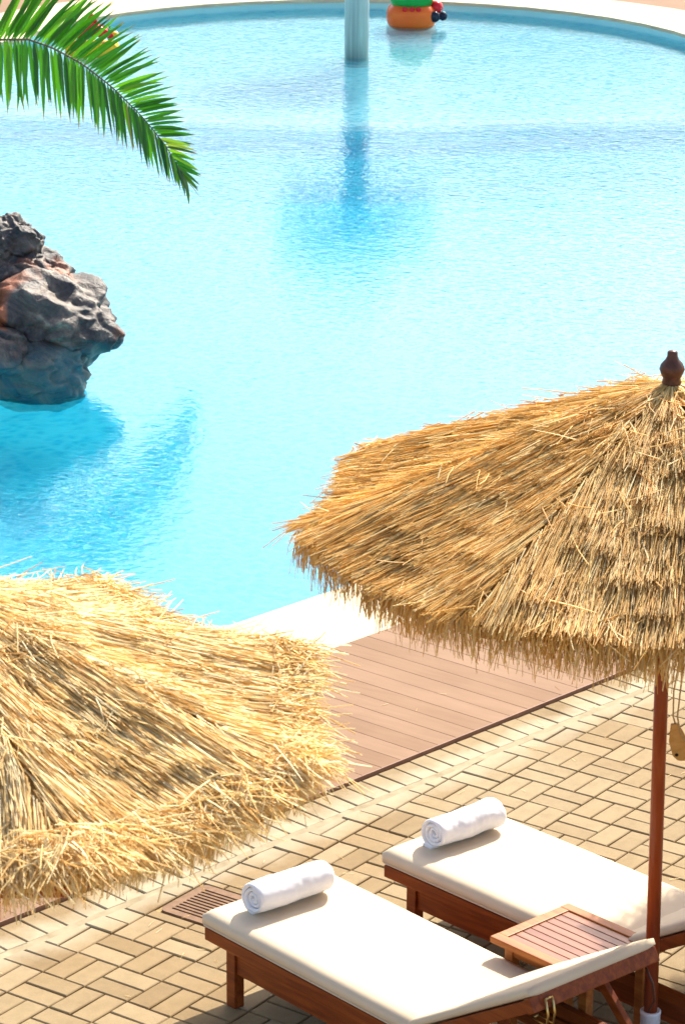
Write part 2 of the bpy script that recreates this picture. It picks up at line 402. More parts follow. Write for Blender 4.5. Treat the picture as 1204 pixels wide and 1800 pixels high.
# far deck beyond the coping
bm = bmesh.new()
fd = [Vector((-60, -40)), ne(-1.6, -20), ne(-1.6, -9.6)]
outf = outer
far = tri_sheet('far_deck', [[Vector((-70, -60)), ne(-1.56, -40), ne(-1.56, 40), Vector((-70, 90))], [p if p.dot(NE) < -1.575 else p-NE*(p.dot(NE)+1.575) for p in outer]], -.006, M_DECK)
bm.free(); tag(far, 'brown decking beyond the far coping', kind='structure')

# pavers: basket weave turned against a soldier course, each brick with its own height and tilt
GR = (-.385, .05, -2.335, -2.05)     # grate opening x0,x1,y0,y1
bm = bmesh.new(); g = .0028
def inside_grate(q, m=.012):
    c = sum(q, Vector((0, 0)))/len(q); xs = [p.x for p in q]; ys = [p.y for p in q]
    return min(xs) < GR[1]+m and max(xs) > GR[0]-m and min(ys) < GR[3]+m and max(ys) > GR[2]-m
def brick(x0, x1, y0, y1):
    q = [Vector((x0+g, y0+g)), Vector((x1-g, y0+g)), Vector((x1-g, y1-g)), Vector((x0+g, y1-g))]
    a = rnd.uniform(-.012, .012); c = Vector(((x0+x1)/2, (y0+y1)/2)); ca, sa = math.cos(a), math.sin(a)
    q = [c+Vector(((p-c).x*ca-(p-c).y*sa, (p-c).x*sa+(p-c).y*ca)) for p in q]
    q = clip(q, NE, -.153, False)
    if len(q) < 3: return
    if inside_grate(q):
        for nn, dd, kl in ((Vector((0, 1)), GR[2]-.012, True), (Vector((0, 1)), GR[3]+.012, False), (Vector((1, 0)), GR[0]-.012, True), (Vector((1, 0)), GR[1]+.012, False)):
            q2 = clip(q, nn, dd, kl)
            if len(q2) >= 3 and not inside_grate(q2, .01): slab(bm, q2, -.03, 0, .003, .003); return
        return
    slab(bm, q, -.03, rnd.gauss(0, .0011), .0038, .0032, (rnd.gauss(0, .006), rnd.gauss(0, .006)))
for i in range(-6, 26):
    for j in range(-26, 24):
        x, y = i*.2, j*.2
        if Vector((x+.2, y)).dot(NE) < -.2: continue
        if (i+j) % 2 == 0: brick(x, x+.2, y, y+.1); brick(x, x+.2, y+.1, y+.2)
        else: brick(x, x+.1, y, y+.2); brick(x+.1, x+.2, y, y+.2)
tt = -5.5
while tt < 5.5:
    q = [ne(-.360, tt+.003), ne(-.184, tt+.003), ne(-.184, tt+.097), ne(-.360, tt+.097)]
    c = sum(q, Vector((0, 0)))/4; a = rnd.uniform(-.02, .02)-.03
    q = [c+Vector(((p-c).x*math.cos(a)-(p-c).y*math.sin(a), (p-c).x*math.sin(a)+(p-c).y*math.cos(a))) for p in q]
    if inside_grate(q):
        q = clip(q, Vector((1, 0)), GR[0]-.012)
    if len(q) >= 3: slab(bm, q, -.03, rnd.gauss(.0, .001), .0035, .003, (rnd.gauss(0, .006), rnd.gauss(0, .006)))
    tt += .1
tag(obj('paving', bm, M_BRICK), 'sand coloured block paving in basket weave', kind='structure')
bm = bmesh.new(); slab(bm, [ne(-.190, -5.5), ne(-.146, -5.5), ne(-.146, 5.5), ne(-.190, 5.5)], -.02, -.0012, .001, .001)
tag(obj('mortar_strip', bm, M_MORTAR), 'pale mortar line behind the soldier course', kind='structure')

# ------------------------------------------------------------ drain grate
dg = empty('drain_grate', (0, 0, 0)); tag(dg, 'rust brown slotted drain grate in the pavers beside the near lounger', 'drain grate')
x0, x1, y0, y1 = GR
bm = bmesh.new()
def rpoly(x0, x1, y0, y1, r, seg=5):
    out = []
    for cx, cyy, a0 in ((x1-r, y0+r, -90), (x1-r, y1-r, 0), (x0+r, y1-r, 90), (x0+r, y0+r, 180)):
        for k in range(seg+1):
            a = math.radians(a0+90*k/seg); out.append(Vector((cx+r*math.cos(a), cyy+r*math.sin(a))))
    return out
loops = [rpoly(x0, x1, y0, y1, .03)]
slots = []
for col in range(2):
    sx0 = x0+.035+col*.19; sx1 = sx0+.165
    for k in range(10):
        sy = y0+.034+k*.0225; slots.append(rpoly(sx0, min(sx1, x1-.03), sy, sy+.011, .005, 3))
loops += slots
flat = [p for L in loops for p in L]; tv = [bm.verts.new((*p, .003)) for p in flat]; bv = [bm.verts.new((*p, -.012)) for p in flat]
for f in tessellate_polygon([[Vector((*p, 0)) for p in L] for L in loops]):
    bm.faces.new([tv[i] for i in f])
o_ = 0
for L in loops:
    m_ = len(L)
    for i in range(m_): bm.faces.new((tv[o_+i], tv[o_+(i+1) % m_], bv[o_+(i+1) % m_], bv[o_+i]))
    o_ += m_
bmesh.ops.recalc_face_normals(bm, faces=bm.faces)
if sum(f.normal.z for f in bm.faces if abs(f.normal.z) > .5) < 0: bmesh.ops.reverse_faces(bm, faces=bm.faces)
obj('slotted_plate', bm, M_GRATE, dg)
bm = bmesh.new(); box(bm, x0+.02, x1-.02, y0+.02, y1-.02, -.10, -.0125); obj('drain_box', bm, M_DARK, dg)

# ------------------------------------------------------------ loungers
def cushion(bm, xs, zf, y0, y1, th, r=.02, sag=0):
    # closed sheet with rounded borders following the profile zf(x)
    nx, ny = len(xs), 17; grid_t, grid_b = [], []
    for i, x in enumerate(xs):
        rt_, rb_ = [], []
        for j in range(ny):
            v = j/(ny-1); yv = y0+(y1-y0)*(.5-.5*math.cos(math.pi*v)) if False else y0+(y1-y0)*v
            ex = min(x-xs[0], xs[-1]-x); ey = min(yv-y0, y1-yv)
            def rr(e): 
                e = max(0, min(1, e/r)); return math.sqrt(1-(1-e)**2)
            k = .78+.22*min(rr(ex), rr(ey))
            px, pz = zf(x)
            nz = noise.noise(Vector((x*2.2, yv*3, 1.3)))*.003+noise.noise(Vector((x*9, yv*9, 4)))*.0006
            rt_.append((px[0]+px[2]*th*k, yv, pz[0]+pz[2]*th*k+nz*k)); rb_.append((px[0]+px[2]*th*(1-k), yv, pz[0]+pz[2]*th*(1-k)))
        grid_t.append([bm.verts.new(p) for p in rt_]); grid_b.append([bm.verts.new(p) for p in rb_])
    for i in range(nx-1):
        for j in range(ny-1):
            bm.faces.new((grid_t[i][j], grid_t[i+1][j], grid_t[i+1][j+1], grid_t[i][j+1]))
            bm.faces.new((grid_b[i][j], grid_b[i][j+1], grid_b[i+1][j+1], grid_b[i+1][j]))
    for i in range(nx-1):
        bm.faces.new((grid_b[i][0], grid_b[i+1][0], grid_t[i+1][0], grid_t[i][0]))
        bm.faces.new((grid_t[i][-1], grid_t[i+1][-1], grid_b[i+1][-1], grid_b[i][-1]))
    for j in range(ny-1):
        bm.faces.new((grid_b[0][j+1], grid_b[0][j], grid_t[0][j], grid_t[0][j+1]))
        bm.faces.new((grid_b[-1][j], grid_b[-1][j+1], grid_t[-1][j+1], grid_t[-1][j]))
LW = .575; HX = 1.11; BL = .65; BA = math.radians(31); ZR = .265
def dense(a, b, n, edge=.03):
    e = [a+edge*k/5 for k in range(5)]; m = [a+edge+(b-a-2*edge)*k/n for k in range(n+1)]; f = [b-edge*k/5 for k in range(4, -1, -1)]
    return e+m+f
def make_lounger():
    root = empty('sun_lounger')
    bm = bmesh.new()
    for y in (.014, LW-.014):           # upper side rails
        beam(bm, (0, y, ZR-.024), (1.86, y, ZR-.024), .028, .048)
    beam(bm, (.014, .03, ZR-.024), (.014, LW-.03, ZR-.024), .028, .046)
    beam(bm, (1.846, .03, ZR-.024), (1.846, LW-.03, ZR-.024), .028, .046)
    for k in range(12):
        x = .07+k*.088; beam(bm, (x, .03, ZR-.012), (x, LW-.03, ZR-.012), .062, .014)
    obj('side_rails', bm, M_TEAK, root)
    bm = bmesh.new()
    for y in (.026, LW-.026):           # apron under the rails
        beam(bm, (.165, y, ZR-.048-.042), (1.72, y, ZR-.048-.042), .024, .078)
    beam(bm, (.155, .06, ZR-.09), (.155, LW-.06, ZR-.09), .024, .078)
    obj('apron', bm, M_TEAK, root)
    for x in (.142, 1.735):
        for y in (.026, LW-.026):
            bm = bmesh.new(); box(bm, x-.024, x+.024, y-.022, y+.022, 0, ZR-.05, None, .003); obj('leg', bm, M_TEAK, root)
    ca, sa = math.cos(BA), math.sin(BA)
    bk = bmesh.new()
    for y in (.016, LW-.016):
        beam(bk, (HX, y, ZR+.004), (HX+BL*ca, y, ZR+.004+BL*sa), .030, .042)
    beam(bk, (HX+BL*ca-.012, -.004, ZR+.004+BL*sa-.006), (HX+BL*ca-.012, LW+.004, ZR+.004+BL*sa-.006), .03, .052, .004, Vector((-sa, 0, ca)))
    for k in range(6):
        s = .06+k*.095; beam(bk, (HX+s*ca, .035, ZR+.01+s*sa), (HX+s*ca, LW-.035, ZR+.01+s*sa), .06, .012, .002, Vector((-sa, 0, ca)))
    obj('backrest', bk, M_TEAK, root)
    bp = bmesh.new()
    for y in (.06, LW-.06):
        beam(bp, (HX+.42*ca, y, ZR+.42*sa-.02), (HX+.62, y, ZR-.05), .024, .034)
    beam(bp, (HX+.60, .05, ZR-.045), (HX+.60, LW-.05, ZR-.045), .03, .03)
    obj('backrest_prop', bp, M_TEAK, root)
    bc = bmesh.new()
    def zflat(x): return (x, 0, 0), (ZR+.001, 0, 1)
    cushion(bc, dense(-.006, HX+.004, 26), zflat, -.005, LW+.005, .062, .018)
    sc1 = obj('seat_cushion', bc, M_CUSH, root, True)
    bq = bmesh.new(); rp = rpoly(-.0075, HX+.004, -.0065, LW+.0065, .018, 4)
    tube(bq, [(p.x, p.y, ZR+.0125) for p in rp+rp[:1]], .0024, 6, False)
    obj('piping', bq, M_CUSH, sc1, True)
    bc = bmesh.new()
    def zback(s): return (HX+s*ca-.027*sa, 0, -sa), (ZR+s*sa+.027*ca, 0, ca)
    cushion(bc, dense(.004, BL+.01, 18), zback, -.003, LW+.003, .036, .014)
    obj('back_cushion', bc, M_CUSH, root, True)
    bs = bmesh.new()
    s = BL-.03
    for y in (.05, ):
        P_ = [(HX+s*ca+.035, y, ZR+s*sa+.03), (HX+s*ca+.05, y, ZR+s*sa-.02), (HX+s*ca+.045, y, ZR+s*sa-.06), (HX+s*ca-.02, y, ZR+s*sa-.055)]
        tube(bs, P_, .0042, 8)
        tube(bs, [(p[0], p[1]+.03, p[2]) for p in P_], .0042, 8)
        tube(bs, [(P_[-1][0], y, P_[-1][2]), (P_[-1][0], y+.03, P_[-1][2])], .0042, 8)
        tube(bs, [(P_[0][0], y, P_[0][2]), (P_[0][0], y+.03, P_[0][2])], .0042, 8)
    obj('brass_bracket', bs, M_BRASS, root, True)
    bt = bmesh.new(); h = HX+BL*ca
    tube(bt, [(h-.0, LW-.05, ZR+BL*sa-.03), (h+.03, LW-.045, ZR+BL*sa-.08), (h+.035, LW-.04, ZR+BL*sa-.14), (h+.01, LW-.04, ZR+BL*sa-.19)], .004, 6)
    obj('tie_strap', bt, M_FIN, root, True)
    return root
def copy_tree(o, parent=None):
    c = o.copy(); C.objects.link(c); c.parent = parent
    for ch in list(o.children): copy_tree(ch, c)
    return c
L1 = make_lounger(); L1.location = (.19, -2.785, 0); L1.rotation_euler = (0, 0, math.radians(-13.5))
tag(L1, 'teak lounger with cream cushion nearest the camera, its foot beside the drain grate', 'sun lounger', 'teak sun loungers with cream cushions')
L2 = copy_tree(L1); L2.location = (.405, -1.96, 0); L2.rotation_euler = (0, 0, math.radians(-11.3))
L2['label'] = 'teak lounger with cream cushion behind the small slatted table and the umbrella pole'

# ------------------------------------------------------------ side table
st = empty('side_table', (1.208, -2.475, 0), math.radians(-11.4)); tag(st, 'small low teak side table with dark slats between the two loungers', 'side table')
TL, TW, TZ = .46, .40, .402
bm = bmesh.new()
f_ = .042
beam(bm, (0, f_/2, TZ-.012), (TL, f_/2, TZ-.012), f_, .024); beam(bm, (0, TW-f_/2, TZ-.012), (TL, TW-f_/2, TZ-.012), f_, .024)
beam(bm, (f_/2, f_, TZ-.0125), (f_/2, TW-f_, TZ-.0125), f_, .0235); beam(bm, (TL-f_/2, f_, TZ-.0125), (TL-f_/2, TW-f_, TZ-.0125), f_, .0235)
obj('top_frame', bm, M_TABLE, st)
bm = bmesh.new(); nS = 8; sw = (TW-2*f_)/nS
for k in range(nS):
    y = f_+sw*(k+.5); beam(bm, (f_-.006, y, TZ-.0135), (TL-f_+.006, y, TZ-.0135), sw-.004, .016, .0015)
obj('slats', bm, M_SLAT, st)
bm = bmesh.new()
for y in (.052, TW-.052): beam(bm, (.06, y, TZ-.047), (TL-.06, y, TZ-.047), .018, .045)
for x in (.052, TL-.052): beam(bm, (x, .062, TZ-.047), (x, TW-.062, TZ-.047), .018, .045)
obj('apron', bm, M_TABLE, st)
for x in (.055, TL-.055):
    for y in (.055, TW-.055):
        bm = bmesh.new(); box(bm, x-.018, x+.018, y-.018, y+.018, 0, TZ-.0245, None, .002); obj('leg', bm, M_TABLE, st)

# ------------------------------------------------------------ rolled towels
def towel(loc, rz, L, R, label, seed, flap):
    bm = bmesh.new(); turns = 3.3; n = 150; nl = 44; rows = []
    sec = []
    th = R/(turns+.15)
    for i in range(n):
        a = i/(n-1)*turns*2*math.pi; r = .006+th*a/(2*math.pi); sec.append((a, r))
    a_end = sec[-1][0]
    # tail ends at the underside; start angle so that the tail lies on the cushion
    off = -math.pi/2-a_end
    pts = [(r*math.cos(a+off), r*math.sin(a+off)) for a, r in sec]
    if flap:
        x_, z_ = pts[-1]
        for k in range(1, 9): pts.append((x_+flap*k/8, z_+.0*k))
    hull = []
    for i, p in enumerate(pts):
        q0 = pts[max(0, i-1)]; q1 = pts[min(len(pts)-1, i+1)]
        dx, dz = q1[0]-q0[0], q1[1]-q0[1]; l_ = math.hypot(dx, dz) or 1
        hull.append((dz/l_, -dx/l_))
    V = []
    tk = th*.46
    ll = np.linspace(-L/2, L/2, nl)
    for side in (1, -1):
        for i, p in enumerate(pts):
            row = []
            for y in ll:
                e = min(1, (L/2-abs(y))/.012); e = math.sqrt(max(0, 1-(1-e)**2))
                outer_ = max(0, (i/len(pts)-.6)/.4)
                nz = noise.noise(Vector((p[0]*16+seed, y*13, p[1]*16)))*.006+noise.noise(Vector((p[0]*60+seed, y*60, p[1]*60)))*.0022+noise.noise(Vector((seed, y*9, 2)))*.004
                yy = y+(noise.noise(Vector((i*.06, seed, y*2)))*.006-.0035*(i/len(pts)-.5)*0)*(1 if abs(y) > .8*L/2 else .3)+(.010*(1-i/len(pts))*(-1 if y < 0 else 1)*(-1) if abs(y) > .9*L/2 else 0)
                off_ = side*tk*(.35+.65*e)
                row.append(bm.verts.new((p[0]+hull[i][0]*(off_+nz), yy, p[1]+hull[i][1]*(off_+nz))))
            rows.append(row)
    m = len(pts)
    for s_ in (0, 1):
        for i in range(m-1):
            for j in range(nl-1):
                q = (rows[s_*m+i][j], rows[s_*m+i+1][j], rows[s_*m+i+1][j+1], rows[s_*m+i][j+1]); bm.faces.new(q if s_ else q[::-1])
    for i in range(m-1):
        for j in (0, nl-1): bm.faces.new((rows[i][j], rows[i+1][j], rows[m+i+1][j], rows[m+i][j]))
    for i in (0, m-1):
        for j in range(nl-1): bm.faces.new((rows[i][j], rows[i][j+1], rows[m+i][j+1], rows[m+i][j]))
    bmesh.ops.recalc_face_normals(bm, faces=bm.faces)
    bmesh.ops.smooth_vert(bm, verts=bm.verts, factor=.4, use_axis_x=True, use_axis_y=True, use_axis_z=True)
    o = obj('rolled_towel', bm, M_TOWEL, None, True); o.location = loc; o.rotation_euler = (0, 0, rz); o.scale = (1.03, 1, .95)
    tag(o, label, 'towel', 'white towels rolled on the loungers'); return o
ZT = ZR+.063
towel((.392, -2.545, ZT+.061), math.radians(-15.5), .345, .060, 'white towel roll at the foot of the near lounger, beside the drain grate', 3.1, 0)
towel((.588, -1.690, ZT+.059), math.radians(-14), .335, .058, 'white towel roll with a loose flap on the lounger behind the table', 8.4, -.05)

# ------------------------------------------------------------ thatched umbrellas
def straws(P0, D, L, rad, bend, nseg=2):
    """tapered three-sided stalks: P0 roots, D unit directions, bend = end offset vectors"""
    n = len(P0); D = D/np.linalg.norm(D, axis=1, keepdims=True)
    up = np.tile([0., 0, 1], (n, 1)); s = np.cross(D, up); s /= np.linalg.norm(s, axis=1, keepdims=True)+1e-9; u = np.cross(s, D)
    rings = []
    ph = rng.uniform(0, 2*math.pi, n)
    for k in range(nseg+1):
        t = k/nseg
        c = P0+D*(L*t)[:, None]+bend*(t*t)
        rk = rad*(1-.45*t)
        for j in range(3):
            a = ph+j*2.0944
            rings.append(c+s*(rk*np.cos(a))[:, None]+u*(rk*np.sin(a))[:, None])
    V = np.stack(rings, 1); nv = 3*(nseg+1)
    base = (np.arange(n)*nv)[:, None]; q = []
    for k in range(nseg):
        for j in range(3):
            q.append(np.stack([base[:, 0]+3*k+j, base[:, 0]+3*k+(j+1) % 3, base[:, 0]+3*k+3+(j+1) % 3, base[:, 0]+3*k+3+j], 1))
    return V.reshape(-1, 3), np.concatenate(q)
def umbrella(loc, rz, lean, R, zr, za, smat, label, dens=1.0, seed=1, pw=1.12, messy=0.0, tagp=False, light=False):
    global rng
    rng = np.random.default_rng(seed)
    root = empty('thatched_umbrella', loc, rz); root.rotation_euler = (lean[0], lean[1], rz)
    tag(root, label, 'umbrella', 'thatched straw umbrellas')
    ns = 8; st_ = 2*math.pi/ns; ca = math.cos(st_/2)
    def geo(rho, th):
        k = np.floor(th/st_); ps = th-k*st_               # 0..st within a panel
        f = ps/st_
        Ro = R*ca/np.cos(ps-st_/2)
        rib = np.abs(2*f-1)**1.6                          # 1 on the ribs, 0 between
        z = za-(za-zr)*(rho**pw)-(1-rib)*.066*np.sin(np.clip(rho, 0, 1)*1.9)
        r = Ro*rho*(1-.03*(1-rib)*rho)
        return r*np.cos(th), r*np.sin(th), z
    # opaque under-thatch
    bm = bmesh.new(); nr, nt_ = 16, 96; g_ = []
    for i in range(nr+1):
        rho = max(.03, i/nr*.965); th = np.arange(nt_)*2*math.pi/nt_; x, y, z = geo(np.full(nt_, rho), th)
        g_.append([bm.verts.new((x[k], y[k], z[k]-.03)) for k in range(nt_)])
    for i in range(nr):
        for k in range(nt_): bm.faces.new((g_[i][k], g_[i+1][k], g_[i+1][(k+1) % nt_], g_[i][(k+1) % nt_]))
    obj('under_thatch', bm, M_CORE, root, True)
    VV, QQ = [], []
    def add(P0, D, L, rad, bend, ns_=2):
        nonlocal VV, QQ
        v, q = straws(P0, D, L, rad, bend, ns_); QQ.append(q+sum(len(a) for a in VV)); VV.append(v)
    # courses from the rim up
    nc = 9
    tiers = np.linspace(.84, .0, nc)
    for ci, r0 in enumerate(tiers):
        r1 = r0+.185
        n = int(dens*(4100*(r0+.18)+420))
        th = rng.uniform(0, 2*math.pi, n); a = np.clip(r0+rng.uniform(-.06, .05, n), .012, 1); b = np.clip(r1+rng.normal(0, .009, n)+.012*np.sin(th*9+ci*4), 0, 1.03)
        k = np.floor(th/st_); mid = (k+.5)*st_
        # stalks run partly parallel to the panel's middle line
        th_end = th+(mid-th)*(-.16)*(b-a)/np.maximum(a, .2)*0
        x0, y0, z0 = geo(a, th); 
        dirx, diry = np.cos(mid*.62+th*.38), np.sin(mid*.62+th*.38)
        x1, y1, z1 = geo(b, th)
        Lh = np.hypot(x1-x0, y1-y0)
        ex, ey = x0+dirx*Lh, y0+diry*Lh
        rr_ = np.hypot(ex, ey); tt_ = np.arctan2(ey, ex) % (2*math.pi)
        kk = np.floor(tt_/st_); Ro = R*ca/np.cos(tt_-kk*st_-st_/2)
        _, _, z1 = geo(np.clip(rr_/Ro, 0, 1.05), tt_)
        lift0 = rng.uniform(-.008, .004, n); lift1 = rng.uniform(.008, .036, n)+.010*np.sin(th*13+ci*2.3)
        P0 = np.stack([x0, y0, z0+lift0-.004], 1); P1 = np.stack([ex, ey, z1+lift1], 1)
        jit = rng.normal(0, .016, (n, 3)); jit[:, 2] *= .25; P1 += jit
        # tufts: neighbouring stalks drift together
        cl = np.sin(th*37+ci*2.1)+.6*np.sin(th*83+ci)
        P1[:, 0] += -np.sin(th)*cl*.006; P1[:, 1] += np.cos(th)*cl*.006; P1[:, 2] += (np.sin(th*51+ci*1.7)+np.sin(th*23+ci*3.3))*.003
        D = P1-P0; L = np.linalg.norm(D, axis=1)
        add(P0, D, L, rng.uniform(.0014, .0026, n), np.stack([0*L, 0*L, rng.uniform(-.014, .008, n)], 1))
    # hanging fringe
    for lay in range(4):
        n = int(dens*(2400 if lay < 3 else 800)); th = rng.uniform(0, 2*math.pi, n)
        a = rng.uniform(.90, .995, n); x0, y0, z0 = geo(a, th)
        k = np.floor(th/st_); mid = (k+.5)*st_
        out = rng.uniform(.05, .5, n)+.25*np.sin(th*29+lay)*.5
        dn = rng.uniform(-1.2, -.85, n)
        tang = rng.normal(0, .13, n)+.14*np.sin(th*41+lay*2)
        ox, oy = np.cos(mid*.5+th*.5), np.sin(mid*.5+th*.5)
        D = np.stack([ox*out-np.sin(th)*tang, oy*out+np.cos(th)*tang, dn*.55], 1)
        L = rng.uniform(.07, .115, n)*(1-.25*np.sin(th*17+lay)**2)*(.45 if messy else 1)
        add(np.stack([x0, y0, z0+rng.uniform(-.03, .012, n)], 1), D, L, rng.uniform(.0015, .0026, n), np.stack([ox*-.02, oy*-.02, rng.uniform(-.05, -.02, n)], 1), 3)
    # loose crossed stalks lying on the courses and messy collar near the top
    for (lo, hi, n, lift, sp) in ((.05, .96, 900, .022, 1.2), (.22, .34, 380, .036, 1.6), (.52, .62, 300, .03, 1.4), (.90, 1.0, int(300+2600*messy), .03+.02*messy, 1.9)):
        n = int(n*dens); th = rng.uniform(0, 2*math.pi, n); a = rng.uniform(lo, hi, n)
        if hi >= 1.0: # bunch into clumps
            pass
        x0, y0, z0 = geo(a, th); az = th+rng.normal(0, sp*.5, n)
        D = np.stack([np.cos(az), np.sin(az), rng.normal(-.28, .22, n)], 1)
        L = rng.uniform(.05, .17, n)
        add(np.stack([x0, y0, z0+rng.uniform(.3, 1.1, n)*lift], 1), D, L, rng.uniform(.0018, .003, n), np.stack([rng.normal(0, .012, n), rng.normal(0, .012, n), rng.uniform(-.03, .01, n)], 1))
    if messy:
        # a curly roll of broken straw along the rim
        n = int(5200*messy); th = rng.uniform(0, 2*math.pi, n); x0, y0, z0 = geo(rng.uniform(.90, .985, n), th)
        ph = rng.uniform(0, 2*math.pi, n); rr = rng.uniform(.005, .036, n)*(1+.4*np.sin(th*19))
        ox, oy = np.cos(th), np.sin(th)
        P0 = np.stack([x0+ox*rr*np.cos(ph), y0+oy*rr*np.cos(ph), z0+.02+rr*np.sin(ph)], 1)
        az = th+math.pi/2*rng.choice([-1, 1], n)*rng.uniform(.1, 1.2, n)
        D = np.stack([np.cos(az), np.sin(az), rng.normal(-.10, .22, n)], 1)
        add(P0, D, rng.uniform(.04, .11, n), rng.uniform(.0018, .0032, n), np.stack([ox*rng.uniform(-.04, .05, n), oy*rng.uniform(-.04, .05, n), rng.uniform(-.035, .01, n)], 1), 3)
    # stiff strays poking up
    n = int(22*dens); th = rng.uniform(0, 2*math.pi, n); a = rng.uniform(.1, .98, n); x0, y0, z0 = geo(a, th)
    az = th+rng.normal(0, 1.0, n); D = np.stack([np.cos(az), np.sin(az), rng.uniform(.05, .8, n)], 1)
    add(np.stack([x0, y0, z0], 1), D, rng.uniform(.04, .10, n), rng.uniform(.0014, .0022, n), rng.normal(0, .01, (n, 3)))
    V = np.concatenate(VV); Q = np.concatenate(QQ)
    mesh_np('thatch', V, Q, smat, root, True)
    for k in range(ns):
        th = k*st_+1e-4; x, y, z = geo(np.array([.05, .95]), np.array([th, th]))
        bm = bmesh.new(); beam(bm, (x[0], y[0], z[0]-.075), (x[1]*.97, y[1]*.97, z[1]-.10), .026, .032); obj('rib', bm, M_POLE, root)
        x2, y2, z2 = geo(np.array([.94, .94]), np.array([th, (th+st_) % (2*math.pi)])) 
        bm = bmesh.new(); beam(bm, (x2[0]*.96, y2[0]*.96, z2[0]-.105), (x2[1]*.96, y2[1]*.96, z2[1]-.105), .022, .034); obj('rim_batten', bm, M_POLE, root)
    bm = bmesh.new(); tube(bm, [(0, 0, .02), (0, 0, za-.05)], .0235, 24); obj('pole', bm, M_POLE, root, True)
    bm = bmesh.new(); lathe(bm, [(.02, za-.03), (.030, za-.01), (.032, za), (.028, za+.012), (.036, za+.026), (.041, za+.042), (.036, za+.058), (.022, za+.074), (.0165, za+.086), (.017, za+.096), (.014, za+.102), (.001, za+.103)], 28)
    obj('finial', bm, M_FIN, root, True)
    bm = bmesh.new(); lathe(bm, [(.0345, .03), (.0345, .222), (.036, .226), (.036, .236), (.031, .238), (.0285, .236)], 28); obj('base_sleeve', bm, M_WHITE, root, True)
    bm = bmesh.new(); lathe(bm, [(.23, 0), (.24, .01), (.24, .035), (.22, .05), (.035, .05)], 40); obj('base_plate', bm, M_WHITE, root, True)
    bm = bmesh.new(); tube(bm, [(0, 0, za-.42), (0, 0, za-.34)], .045, 20); obj('hub', bm, M_POLE, root, True)
    return root
RT_AZ = 35.264
U1 = umbrella((1.785, -2.345, 0), math.radians(RT_AZ-34), (math.radians(.3), math.radians(-.4)), 1.235, 2.035, 2.475, M_STRAW,
              'golden straw umbrella at the right with a dark turned finial, pole beside the slatted table', 1.15, 5)
U2 = umbrella((1.07, -5.08, 0), math.radians(RT_AZ-20), (0, 0), 1.11, 2.03, 2.425, M_STRAWP,
              'straw umbrella with strong sun painted into its colour, filling the lower left of the photo', 1.25, 9, messy=.9, pw=1.0)
U3 = umbrella((2.26, .13, 0), math.radians(20), (0, 0), 1.32, 2.0, 2.45, M_STRAW,
              'unseen straw umbrella added beyond the right edge to cast shade on the far lounger', .5, 3)  # added out of view to shade the far lounger and table
# peg on a cord hanging from the right umbrella
wt = empty('wooden_peg', (1.86, -2.385, 1.2)); tag(wt, 'pale wooden peg hanging on a looped cord beside the umbrella pole', 'umbrella peg')
bm = bmesh.new()
pr = [(-.022, .125), (.0, .128), (.012, .110), (.040, .060), (.046, .02), (.030, -.004), (.006, -.004), (-.012, .012), (-.026, .06)]
rxv = Vector((rt.x, rt.y, 0)); 
fv = [bm.verts.new(rxv*x+Vector((0, 0, z))+Vector((fw.x, fw.y, 0)).normalized()*-.008) for x, z in pr]; f = bm.faces.new(fv)
r = bmesh.ops.extrude_face_region(bm, geom=[f]); bmesh.ops.translate(bm, verts=[v for v in r['geom'] if isinstance(v, bmesh.types.BMVert)], vec=Vector((fw.x, fw.y, 0)).normalized()*.016)
bmesh.ops.recalc_face_normals(bm, faces=bm.faces); bmesh.ops.bevel(bm, geom=list(bm.edges), offset=.002, segments=2, affect='EDGES')
obj('peg', bm, M_TAG, wt)
bm = bmesh.new(); fh = Vector((fw.x, fw.y, 0)).normalized()
c0 = rxv*.0+Vector((0, 0, .018))-fh*.0095
bmesh.ops.create_circle(bm, cap_ends=True, radius=.006, segments=16, matrix=Matrix.Translation(c0) @ Matrix(((rxv.x, 0, -fh.x, 0), (rxv.y, 0, -fh.y, 0), (0, 1, 0, 0), (0, 0, 0, 1))))
obj('peg_hole', bm, M_DARK, wt)
bm = bmesh.new()
tube(bm, [rxv*-.003+Vector((0, 0, .112)), rxv*-.016+Vector((0, 0, .15)), rxv*-.018+Vector((0, 0, .24)), rxv*-.006+Vector((0, 0, .33)), rxv*.002+Vector((0, 0, .62))], .0028, 8)
tube(bm, [rxv*.03+Vector((0, 0, .06))-fh*.008, rxv*.008+Vector((0, 0, .10))-fh*.012, rxv*-.002+Vector((0, 0, .15)), rxv*.004+Vector((0, 0, .24)), rxv*.010+Vector((0, 0, .35)), rxv*.006+Vector((0, 0, .62))], .0028, 8)
obj('cord', bm, M_ROPE, wt, True)

